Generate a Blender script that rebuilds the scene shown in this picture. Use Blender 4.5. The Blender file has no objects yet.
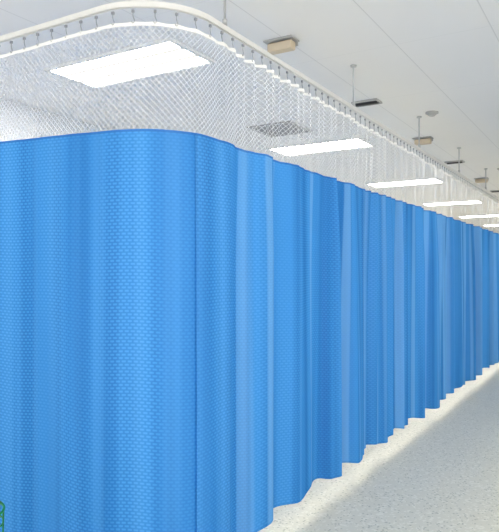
import bpy, math, random, bisect
from mathutils import Vector
random.seed(11)
scn=bpy.context.scene
scn.view_settings.view_transform='Standard'
scn.view_settings.look='None'
COL=scn.collection

# ---------------- helpers ----------------
def link(o): COL.objects.link(o); return o
def tag(o,label,cat,group=None):
    o["label"]=label; o["category"]=cat
    if group: o["group"]=group
def struct(o): o["kind"]="structure"
def mesh_obj(name,verts,faces,mat=None,smooth=False,uvs=None):
    me=bpy.data.meshes.new(name)
    me.from_pydata(verts,[],faces); 
    if uvs is not None:
        uv=me.uv_layers.new(name="UVMap")
        for l in me.loops: uv.data[l.index].uv=uvs[l.vertex_index]
    if smooth:
        for p in me.polygons: p.use_smooth=True
    me.update()
    o=bpy.data.objects.new(name,me)
    if mat: me.materials.append(mat)
    return link(o)
class Geo:
    def __init__(s): s.v=[]; s.f=[]
    def box(s,c,d):
        x,y,z=c; a,b,e=d[0]/2,d[1]/2,d[2]/2; n=len(s.v)
        s.v+=[(x+i*a,y+j*b,z+k*e) for i in(-1,1) for j in(-1,1) for k in(-1,1)]
        for q in((0,1,3,2),(4,6,7,5),(0,4,5,1),(2,3,7,6),(0,2,6,4),(1,5,7,3)): s.f.append(tuple(n+i for i in q))
    def tube(s,pts,r,seg=8,cap=True,closed=False):
        n=len(s.v); P=[Vector(p) for p in pts]; m=len(P)
        for i,p in enumerate(P):
            if closed: t=P[(i+1)%m]-P[i-1]
            else: t=P[min(i+1,m-1)]-P[max(i-1,0)]
            t.normalize()
            up=Vector((0,0,1)) if abs(t.z)<.95 else Vector((1,0,0))
            a=t.cross(up).normalized(); b=t.cross(a).normalized()
            rr=r[i] if isinstance(r,(list,tuple)) else r
            for k in range(seg):
                an=2*math.pi*k/seg
                s.v.append(tuple(p+a*math.cos(an)*rr+b*math.sin(an)*rr))
        rng=m if closed else m-1
        for i in range(rng):
            j=(i+1)%m
            for k in range(seg):
                k2=(k+1)%seg
                s.f.append((n+i*seg+k,n+i*seg+k2,n+j*seg+k2,n+j*seg+k))
        if cap and not closed:
            s.f.append(tuple(n+k for k in range(seg))); s.f.append(tuple(n+(m-1)*seg+k for k in reversed(range(seg))))
    def cyl(s,c,r,z0,z1,seg=24,r2=None):
        s.tube([(c[0],c[1],z0),(c[0],c[1],z1)],[r,r if r2 is None else r2],seg)
    def obj(s,name,mat,smooth=False,parent=None):
        o=mesh_obj(name,s.v,s.f,mat,smooth)
        if parent: o.parent=parent
        return o
def bevel(o,w=.003,n=2):
    m=o.modifiers.new("bevel",'BEVEL'); m.width=w; m.segments=n; m.limit_method='ANGLE'; return o

class NT:
    def __init__(s,name):
        s.m=bpy.data.materials.new(name); s.m.use_nodes=True; s.t=s.m.node_tree; s.t.nodes.clear()
        s.out=s.t.nodes.new('ShaderNodeOutputMaterial')
    def n(s,ty,**k):
        nd=s.t.nodes.new(ty)
        for a,b in k.items():
            if a.startswith('_'): nd.inputs[a[1:].replace('_',' ')].default_value=b
            else: setattr(nd,a,b)
        return nd
    def l(s,a,b): s.t.links.new(a,b)
    def math(s,op,a,b=None,c=None,clamp=False):
        nd=s.t.nodes.new('ShaderNodeMath'); nd.operation=op; nd.use_clamp=clamp
        for i,x in enumerate((a,b,c)):
            if x is None: continue
            if isinstance(x,(int,float)): nd.inputs[i].default_value=x
            else: s.l(x,nd.inputs[i])
        return nd.outputs[0]
    def mixc(s,f,a,b):
        nd=s.n('ShaderNodeMix',data_type='RGBA')
        for i,x in((0,f),(6,a),(7,b)):
            if hasattr(x,'is_linked'): s.l(x,nd.inputs[i])
            else: nd.inputs[i].default_value=x if i==0 else (*x,1)
        return nd.outputs[2]
    def smooth(s,x,a,b):
        nd=s.n('ShaderNodeMapRange',interpolation_type='SMOOTHSTEP'); s.l(x,nd.inputs[0])
        nd.inputs[1].default_value=a; nd.inputs[2].default_value=b
        return nd.outputs[0]
    def noise2(s,vec,sx,sy,detail=2,ox=0):
        nb=s.n('ShaderNodeTexNoise',noise_dimensions='2D'); nb.inputs['Scale'].default_value=1.0; nb.inputs['Detail'].default_value=detail
        mb=s.n('ShaderNodeMapping'); mb.inputs['Scale'].default_value=(sx,sy,1); mb.inputs['Location'].default_value=(ox,ox,0)
        s.l(vec,mb.inputs[0]); s.l(mb.outputs[0],nb.inputs['Vector']); return nb.outputs[0]
def simple(name,col,rough=.5,metal=0,noise=.04,em=None,scale=30):
    t=NT(name); b=t.n('ShaderNodeBsdfPrincipled'); b.inputs['Roughness'].default_value=rough; b.inputs['Metallic'].default_value=metal
    tc=t.n('ShaderNodeTexCoord'); nz=t.n('ShaderNodeTexNoise'); nz.inputs['Scale'].default_value=scale
    t.l(tc.outputs['Object'],nz.inputs['Vector'])
    c=t.mixc(nz.outputs[0],tuple(max(0,x*(1-noise)) for x in col),tuple(min(1,x*(1+noise)) for x in col))
    t.l(c,b.inputs['Base Color'])
    t.l(b.outputs[0],t.out.inputs[0]); return t.m

# ---------------- materials ----------------
def m_blue():
    t=NT("blue_woven_fabric")
    uv=t.n('ShaderNodeUVMap'); sp=t.n('ShaderNodeSeparateXYZ'); t.l(uv.outputs[0],sp.inputs[0])
    u,v=sp.outputs[0],sp.outputs[1]; UV=uv.outputs[0]
    # staggered short horizontal dashes in rows
    P=.0155
    rowi=t.math('FLOOR',t.math('DIVIDE',v,P))
    ush=t.math('ADD',t.math('DIVIDE',u,.033),t.math('MULTIPLY',t.math('MODULO',rowi,2.0),.5))
    du=t.smooth(t.math('ABSOLUTE',t.math('SUBTRACT',t.math('FRACT',ush),.5)),.47,.22)
    dv=t.smooth(t.math('ABSOLUTE',t.math('SUBTRACT',t.math('FRACT',t.math('DIVIDE',v,P)),.5)),.46,.12)
    pat=t.math('MULTIPLY',du,dv)
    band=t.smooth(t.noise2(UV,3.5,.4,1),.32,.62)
    k=t.smooth(t.noise2(UV,6,.12,2),.3,.68)  # streaky tone painted in for lit crests and shaded valleys of folds
    pale=t.smooth(u,3.9,4.4)        # aisle run, where the light and shade of folds is painted stronger
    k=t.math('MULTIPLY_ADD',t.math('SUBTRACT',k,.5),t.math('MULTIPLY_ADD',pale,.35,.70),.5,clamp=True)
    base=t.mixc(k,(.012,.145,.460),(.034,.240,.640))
    dash_col=t.mixc(k,(.042,.270,.670),(.092,.370,.790))  # paler colour of the woven dashes
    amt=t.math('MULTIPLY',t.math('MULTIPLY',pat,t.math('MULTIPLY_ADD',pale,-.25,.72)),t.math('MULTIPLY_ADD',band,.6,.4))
    col=t.mixc(t.math('ADD',amt,.10),base,dash_col)
    stp=t.smooth(t.noise2(UV,10,.05,0,5.3),.54,.68)  # narrow pale streaks painted as light caught on fold crests
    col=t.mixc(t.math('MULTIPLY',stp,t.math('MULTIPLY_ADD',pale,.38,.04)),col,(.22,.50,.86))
    hem=t.math('ADD',t.math('MULTIPLY',t.math('LESS_THAN',v,.155),.4),t.math('GREATER_THAN',v,2.165),clamp=True)
    col=t.mixc(t.math('MULTIPLY',hem,.6),col,(.012,.110,.430))
    d=t.n('ShaderNodeBsdfDiffuse'); tr=t.n('ShaderNodeBsdfTranslucent'); t.l(col,d.inputs[0]); t.l(col,tr.inputs[0])
    mx=t.n('ShaderNodeMixShader'); mx.inputs[0].default_value=.25; t.l(d.outputs[0],mx.inputs[1]); t.l(tr.outputs[0],mx.inputs[2])
    gl=t.n('ShaderNodeBsdfGlossy'); gl.inputs['Roughness'].default_value=.5
    m2=t.n('ShaderNodeMixShader'); m2.inputs[0].default_value=.02; t.l(mx.outputs[0],m2.inputs[1]); t.l(gl.outputs[0],m2.inputs[2])
    t.l(m2.outputs[0],t.out.inputs[0]); return t.m
def m_net():
    t=NT("white_open_net")
    uv=t.n('ShaderNodeUVMap'); sp=t.n('ShaderNodeSeparateXYZ'); t.l(uv.outputs[0],sp.inputs[0])
    u,v=sp.outputs[0],sp.outputs[1]
    a=t.math('ABSOLUTE',t.math('SINE',t.math('MULTIPLY',t.math('ADD',t.math('MULTIPLY',u,.9),v),math.pi/.029)))
    b=t.math('ABSOLUTE',t.math('SINE',t.math('MULTIPLY',t.math('SUBTRACT',t.math('MULTIPLY',u,.9),v),math.pi/.029)))
    mn=t.math('MINIMUM',a,b)
    thr=t.math('MULTIPLY',t.math('SUBTRACT',1.0,t.smooth(mn,.0,.30)),.78)
    d=t.n('ShaderNodeBsdfDiffuse'); d.inputs[0].default_value=(.97,.97,.97,1)
    tr=t.n('ShaderNodeBsdfTranslucent'); tr.inputs[0].default_value=(.97,.97,.97,1)
    mx=t.n('ShaderNodeMixShader'); mx.inputs[0].default_value=.5; t.l(d.outputs[0],mx.inputs[1]); t.l(tr.outputs[0],mx.inputs[2])
    tp=t.n('ShaderNodeBsdfTransparent'); m2=t.n('ShaderNodeMixShader')
    t.l(thr,m2.inputs[0]); t.l(tp.outputs[0],m2.inputs[1]); t.l(mx.outputs[0],m2.inputs[2])
    t.l(m2.outputs[0],t.out.inputs[0]); return t.m
def m_floor():
    t=NT("speckled_vinyl_floor"); tc=t.n('ShaderNodeTexCoord')
    v1=t.n('ShaderNodeTexVoronoi'); v1.inputs['Scale'].default_value=62; t.l(tc.outputs['Object'],v1.inputs['Vector'])
    n1=t.n('ShaderNodeTexNoise'); n1.inputs['Scale'].default_value=60; n1.inputs['Detail'].default_value=4; t.l(tc.outputs['Object'],n1.inputs['Vector'])
    n2=t.n('ShaderNodeTexNoise'); n2.inputs['Scale'].default_value=.8; t.l(tc.outputs['Object'],n2.inputs['Vector'])
    sp=t.n('ShaderNodeSeparateColor'); t.l(v1.outputs['Color'],sp.inputs[0])
    base=t.mixc(n2.outputs[0],(.60,.59,.50),(.63,.62,.525))
    c=t.mixc(t.math('GREATER_THAN',sp.outputs[0],.8),base,(.70,.69,.60))
    dot=t.math('MULTIPLY',t.math('LESS_THAN',sp.outputs[1],.20),t.math('LESS_THAN',v1.outputs['Distance'],.42))
    c=t.mixc(t.math('MULTIPLY',dot,.72),c,(.25,.27,.22))
    c=t.mixc(t.math('MULTIPLY',t.smooth(n1.outputs[0],.58,.68),.2),c,(.46,.46,.40))
    b=t.n('ShaderNodeBsdfPrincipled'); t.l(c,b.inputs['Base Color'])
    b.inputs['Roughness'].default_value=.32
    b.inputs['Specular IOR Level'].default_value=.35
    t.l(b.outputs[0],t.out.inputs[0]); return t.m
def m_ceil():
    t=NT("ceiling_panels"); tc=t.n('ShaderNodeTexCoord'); sp=t.n('ShaderNodeSeparateXYZ'); t.l(tc.outputs['Object'],sp.inputs[0])
    def seam(x,p,off,w):
        f=t.math('ABSOLUTE',t.math('SUBTRACT',t.math('FRACT',t.math('ADD',t.math('DIVIDE',x,p),off)),.5))
        return t.math('LESS_THAN',f,w/p/2)
    s=t.math('ADD',seam(sp.outputs[0],.6,.5+1.3/.6,.007),t.math('MULTIPLY',seam(sp.outputs[1],1.2,.1,.005),.5),clamp=True)
    nz=t.n('ShaderNodeTexNoise'); nz.inputs['Scale'].default_value=.6; t.l(tc.outputs['Object'],nz.inputs['Vector'])
    c=t.mixc(nz.outputs[0],(.81,.80,.79),(.88,.87,.86))
    c=t.mixc(t.math('MULTIPLY',s,.34),c,(.38,.38,.38))
    b=t.n('ShaderNodeBsdfPrincipled'); b.inputs['Roughness'].default_value=.5; t.l(c,b.inputs['Base Color'])
    t.l(b.outputs[0],t.out.inputs[0]); return t.m
def m_panel():
    t=NT("light_diffuser"); tc=t.n('ShaderNodeTexCoord'); sp=t.n('ShaderNodeSeparateXYZ'); t.l(tc.outputs['Object'],sp.inputs[0])
    w=t.smooth(t.math('ABSOLUTE',t.math('COSINE',t.math('MULTIPLY',sp.outputs[1],math.pi/.165))),.28,.75)
    st=t.math('MULTIPLY_ADD',w,40,.90)
    e=t.n('ShaderNodeEmission'); e.inputs[0].default_value=(1,.975,.94,1); t.l(st,e.inputs[1]); t.l(e.outputs[0],t.out.inputs[0]); return t.m
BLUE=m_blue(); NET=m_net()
TAPE=simple("white_heading_tape",(.88,.88,.86),.8)
ALU=simple("white_enamelled_track",(.72,.72,.71),.35)
ROD=simple("brushed_steel_rod",(.5,.51,.52),.35,.5)
HOOKM=simple("grey_hook_plastic",(.29,.30,.32),.4,.2)
WHITE=simple("white_fixture",(.76,.76,.74),.45)
BEIGE=simple("beige_housing",(.60,.50,.36),.5)
DARK=simple("dark_slot",(.045,.045,.045),.5)
GREY=simple("grey_louvre",(.42,.42,.41),.45)
GREYD=simple("vent_metal",(.40,.40,.40),.45)
WALLM=simple("painted_wall",(.87,.86,.84),.7,noise=.02,scale=2)
GREEN=simple("green_coated_wire",(.006,.20,.035),.35)
PANEL=m_panel()

# ---------------- room ----------------
CZ=3.05; WX=-4.66
def slab(name,x0,x1,y0,y1,z0,z1,mat):
    g=Geo(); g.box(((x0+x1)/2,(y0+y1)/2,(z0+z1)/2),(x1-x0,y1-y0,z1-z0)); o=g.obj(name,mat); struct(o); return o
slab("floor",WX-.1,3.1,-2.5,24,-.1,0,m_floor())
slab("ceiling",WX-.1,3.1,-2.5,24,CZ,CZ+.1,m_ceil())
slab("wall_left",WX-.1,WX,-2.5,24,0,CZ,WALLM)
slab("wall_back",WX-.1,3.1,24,24.1,0,CZ,WALLM)
slab("wall_right",3.0,3.1,3.0,24,0,CZ,WALLM)  # unseen wall, added to dim light from the right so folds show
slab("baseboard_left",WX,WX+.012,2.3,24,0,.1,GREY)

# ---------------- curtain path ----------------
PX,PY,R=-1.70,2.108,.36
S0=-4.60
L1=(PX-R)-S0; L2=R*math.pi/2; YEND=11.9; L3=YEND-(PY+R); LT=L1+L2+L3
def path(s):
    if s<L1: return Vector((S0+s,PY,0)),Vector((0,-1,0)),Vector((1,0,0))
    if s<L1+L2:
        a=(s-L1)/R
        c=Vector((PX-R,PY+R,0)); n=Vector((math.sin(a),-math.cos(a),0))
        return c+n*R,n,Vector((math.cos(a),math.sin(a),0))
    return Vector((PX,PY+R+(s-L1-L2),0)),Vector((1,0,0)),Vector((0,1,0))
ZT=2.73; ZH=2.655; ZB=2.165; ZF=.13
def sm(x,a,b):
    x=max(0,min(1,(x-a)/(b-a))); return x*x*(3-2*x)
def seamlift(s):   # the fabric/net seam rises a little away from the corner
    return .034*max(0,min(1.3,(L1+.02-s)/.75))
pl=[]; s=L1+L2+.04
while s<LT+.3:
    w=random.choice([.06,.08,.11,.15,.20]); pl.append((s+w,w,random.uniform(.55,1.0)*min(1,w/.09+.15),random.uniform(-.4,.4)))
    s+=2*w*random.uniform(.85,1.3)
plc=[p[0] for p in pl]
def pleat(s):
    i=bisect.bisect(plc,s); v=0
    for j in range(max(0,i-3),min(len(pl),i+3)):
        c,w,h,k=pl[j]; d=(s-c)/w
        if abs(d)<1:
            x=d+k*(1-d*d)
            if abs(x)<1: v+=h*(.5+.5*math.cos(math.pi*x))
    return v
def fold(s,z):
    w=sm(s,L1+L2*.86,L1+L2+.45)
    k=sm(ZH-z,.0,1.2); k2=sm(ZH-z,.3,2.5)
    ph=2*math.pi*(s/.50+.35*math.sin(s*1.7)/2+.12*math.sin(s*4.1))+.25*k2*math.sin(s*2.3)
    big=math.sin(ph)+.18*math.sin(2*ph+1.0)
    ps=pleat(s+.006*math.sin(z*1.3+s*5))
    n=w*(big*(.004+.034*k+.018*k2)*(.8+.35*math.sin(s*2.9))+(ps-.4)*(.030+.042*k-.022*k2))
    n+=(1-w)*(.006*math.sin(s*2*math.pi/.74+.8)*(.4+k)+.0015*math.sin(s*2*math.pi/.21))
    t=w*(-.012*k*math.sin(2*ph))
    g=sm(z,2.0,2.5)      # gathers of the light net between hooks
    n+=g*(.001+.013*w)*math.sin(2*math.pi*s/HS+1.3*math.sin(s*2.1))
    return n,t
def sheet(name,s0,s1,z0,z1,nz,mat,hemwave=False,scallop=0,parent=None,ds=.0100,lap=0,off=0,lift0=0,lift1=0):
    nu=max(2,int((s1-s0)/ds)); V=[];U=[];F=[]
    for i in range(nu+1):
        s=s0+(s1-s0)*i/nu
        p,n,t=path(s)
        hw=.012*math.sin(s*2*math.pi/.53+1)+.010*math.sin(s*3.3) if hemwave else 0
        if scallop: sc=scallop*abs(math.sin(math.pi*(s)/HS))
        lp=lap*(1-sm(s-s0,.05,.35)); lf=seamlift(s)
        za=z0+lift0*lf; zb=z1+lift1*lf
        for j in range(nz+1):
            f=j/nz; z=zb+(za-zb)*f
            vv=z1+(z0-z1)*f if lift1 else z
            if hemwave: z+=hw*f
            if scallop: z-=sc*(1-f)
            a,b=fold(s,z)
            q=p+n*(a+lp*(.25+.75*sm(ZH-z,0.4,2.)))+t*b
            V.append((q.x,q.y,z)); U.append(((s+off)*1.12,vv+(.012 if hemwave else 0)))
    for i in range(nu):
        for j in range(nz):
            a=i*(nz+1)+j; F.append((a,a+1,a+nz+2,a+nz+1))
    o=mesh_obj(name,V,F,mat,True,U)
    if parent: o.parent=parent
    return o
HS=.10
g=Geo()
g.box((0,0,.030),(.012,.010,.012))
g.tube([(0,0,.028),(0,0,.008),(.004,0,-.004),(.007,0,-.014),(.004,0,-.022),(-.003,0,-.024),(-.006,0,-.016)],.0022,6)
HOOK=bpy.data.meshes.new("hook"); HOOK.from_pydata(g.v,[],g.f); HOOK.materials.append(HOOKM)
cuts=[0.0,L1+L2*.80,LT]
for i in range(len(cuts)-1):
    a,b=cuts[i],cuts[i+1]
    lap=.010 if i==1 else 0
    e=bpy.data.objects.new("privacy_curtain",None); link(e)
    if i==0: tag(e,"smooth blue woven curtain with white net top at rounded rail corner","curtain","blue privacy curtains on the suspended track")
    else: tag(e,"long pleated blue woven curtain with white net top beside aisle","curtain","blue privacy curtains on the suspended track")
    off=.37 if i else 0
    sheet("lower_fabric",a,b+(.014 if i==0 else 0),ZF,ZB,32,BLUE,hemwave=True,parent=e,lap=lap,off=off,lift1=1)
    sheet("net_header",a,b,ZB,ZH-.018,14,NET,parent=e,lift0=1)
    sheet("heading_tape",a,b,ZH-.020,ZH,2,TAPE,scallop=.006,parent=e)
    k=math.ceil(a/HS)
    while k*HS<b:
        s=k*HS; q,n,t=path(s)
        h=bpy.data.objects.new("hook",HOOK); link(h); h.parent=e
        h.location=(q.x,q.y,ZH+.015); h.rotation_euler=(0,0,math.atan2(t.y,t.x))
        k+=1

# ---------------- track ----------------
tr=bpy.data.objects.new("curtain_track",None); link(tr)
tag(tr,"white suspended curtain rail with rounded corner hung from ceiling rods","curtain track")
g=Geo(); prof=[(-.010,-.013),(-.010,.013),(.010,.013),(.010,-.013),(.005,-.013),(.005,-.006),(-.005,-.006),(-.005,-.013)]
ss=[L1*i/6 for i in range(7)]+[L1+L2*i/20 for i in range(1,21)]+[L1+L2+L3*i/20 for i in range(1,21)]
for s in ss:
    p,n,t=path(s)
    for a,b in prof: g.v.append((p.x+n.x*a,p.y+n.y*a,ZT+b))
m=len(prof)
for i in range(len(ss)-1):
    for k in range(m):
        k2=(k+1)%m; g.f.append((i*m+k,i*m+k2,(i+1)*m+k2,(i+1)*m+k))
o=g.obj("rail",ALU,False,tr)
def rod(x,y,par):
    g=Geo(); g.cyl((x,y),.0065,ZT+.013,CZ-.004,10); g.cyl((x,y),.024,CZ-.012,CZ-.001,20); g.cyl((x,y),.013,ZT+.013,ZT+.045,12)
    g.obj("hanger_rod",ROD,True,par)
for k in range(6): rod(PX,2.59+1.73*k,tr)
rod(-3.3,PY,tr)

# ---------------- ceiling fixtures ----------------
def ceiling_light(x,y,w=1.2,d=.54):
    e=bpy.data.objects.new("ceiling_light",None); link(e); e.location=(x,y,CZ)
    tag(e,"rectangular white recessed ceiling light panel, switched on","ceiling light","ceiling light panels")
    g=Geo(); b=.032
    g.box((0,d/2-b/2,-.009),(w,b,.016)); g.box((0,-d/2+b/2,-.009),(w,b,.016)); g.box((w/2-b/2,0,-.009),(b,d-2*b,.016)); g.box((-w/2+b/2,0,-.009),(b,d-2*b,.016))
    g.obj("light_frame",WHITE,False,e)
    g=Geo(); g.box((0,0,-.006),(w-2*b-.001,d-2*b-.001,.008)); g.obj("diffuser",PANEL,False,e)
for k in range(6): ceiling_light(-3.12,3.46+3.4*k)
for k in range(4): ceiling_light(1.0,1.2+4.2*k)  # unseen row over the aisle, added to brighten the camera side
def vent(x,y,w=.52):
    e=bpy.data.objects.new("ceiling_vent",None); link(e); e.location=(x,y,CZ)
    tag(e,"square grey louvred air vent set in the ceiling","air vent")
    g=Geo(); b=.035
    for s in(-1,1):
        g.box((0,s*(w/2-b/2),-.008),(w,b,.014)); g.box((s*(w/2-b/2),0,-.008),(b,w-2*b,.014))
    g.obj("vent_frame",GREYD,False,e)
    g=Geo()
    for i in range(9):
        yy=-w/2+b+(w-2*b)*(i+.5)/9; n=len(g.v)
        g.v+=[(-w/2+b,yy-.018,-.002),(w/2-b,yy-.018,-.002),(w/2-b,yy+.014,-.014),(-w/2+b,yy+.014,-.014),
              (-w/2+b,yy-.018,-.004),(w/2-b,yy-.018,-.004),(w/2-b,yy+.014,-.016),(-w/2+b,yy+.014,-.016)]
        for q in((0,1,2,3),(7,6,5,4),(0,4,5,1),(2,6,7,3),(1,5,6,2),(3,7,4,0)): g.f.append(tuple(n+i2 for i2 in q))
    g.obj("louvre_blades",GREYD,False,e)
vent(-3.1,5.8)
def beige(x,y):
    e=bpy.data.objects.new("emergency_light",None); link(e); e.location=(x,y,CZ)
    tag(e,"small beige box emergency light on white bracket under the ceiling","emergency light","beige ceiling fittings")
    g=Geo(); g.box((0,0,-.006),(.21,.12,.010)); g.box((0,.045,-.025),(.20,.012,.03)); bevel(g.obj("mounting_bracket",GREY,False,e),.002)
    g=Geo(); g.box((0,0,-.045),(.18,.07,.058)); bevel(g.obj("lamp_housing",BEIGE,False,e),.010,3)
for k in range(4): beige(-1.93,3.62+3.4*k)
def slot(x,y):
    e=bpy.data.objects.new("slot_diffuser",None); link(e); e.location=(x,y,CZ)
    tag(e,"small rectangular ceiling air slot with dark opening and white rim","air vent","dark slotted ceiling fittings")
    g=Geo(); 
    for s in(-1,1): g.box((0,s*.065,-.009),(.24,.014,.016)); g.box((s*.113,0,-.009),(.014,.116,.016))
    g.obj("rim",GREY,False,e)
    g=Geo(); g.box((0,0,-.007),(.21,.114,.010)); g.box((0,0,-.020),(.20,.03,.016)); g.obj("dark_blades",DARK,False,e)
for k in range(3): slot(-1.96,5.3+3.4*k)
def detector(x,y):
    e=bpy.data.objects.new("smoke_detector",None); link(e); e.location=(x,y,CZ)
    tag(e,"round white smoke detector on the ceiling","smoke detector","ceiling smoke detectors")
    g=Geo(); g.cyl((0,0),.060,-.014,-.001,28); g.obj("base",GREY,False,e)
    g=Geo(); g.cyl((0,0),.026,-.038,-.022,24,.045); g.cyl((0,0),.045,-.022,-.0145,24); g.obj("sensor_head",GREY,False,e)
detector(-1.55,5.95); detector(-1.5,9.6)

# ---------------- green wire basket ----------------
e=bpy.data.objects.new("wire_basket",None); link(e)
fw=Vector((-.515,.857,0)); rt=Vector((.857,.515,0))
c=fw*2.32-rt*1.076; e.location=(c.x,c.y,0)
tag(e,"green coated wire waste basket on the floor beside the curtain","waste basket")
g=Geo()
H=.61
def ring(r,z,w): g.tube([(r*math.cos(2*math.pi*i/32),r*math.sin(2*math.pi*i/32),z) for i in range(32)],w,8,closed=True)
ring(.135,.006,.005); ring(.139,.2,.003); ring(.142,.38,.003); ring(.145,.56,.003)
for i in range(18):
    a=2*math.pi*i/18; g.tube([(.135*math.cos(a),.135*math.sin(a),.006),(.147*math.cos(a),.147*math.sin(a),H)],.0024,6)
g.tube([(-.135,0,.006),(.135,0,.006)],.004,6); g.tube([(0,-.135,.006),(0,.135,.006)],.004,6)
g.obj("wire_body",GREEN,True,e)
g=Geo(); ring(.147,H,.005); g.obj("rim",GREEN,True,e)

# ---------------- world, camera ----------------
w=bpy.data.worlds.new("world"); scn.world=w; w.use_nodes=True
bg=w.node_tree.nodes['Background']; bg.inputs[0].default_value=(1,.98,.945,1); bg.inputs[1].default_value=2.5
cam=bpy.data.cameras.new("camera"); co=bpy.data.objects.new("camera",cam); link(co)
co.location=(0,0,1.5); co.rotation_euler=(math.pi/2,0,math.radians(31))
cam.sensor_fit='HORIZONTAL'; cam.sensor_width=36; cam.lens=36*620/499; cam.shift_y=9/499; cam.clip_start=.05
scn.camera=co
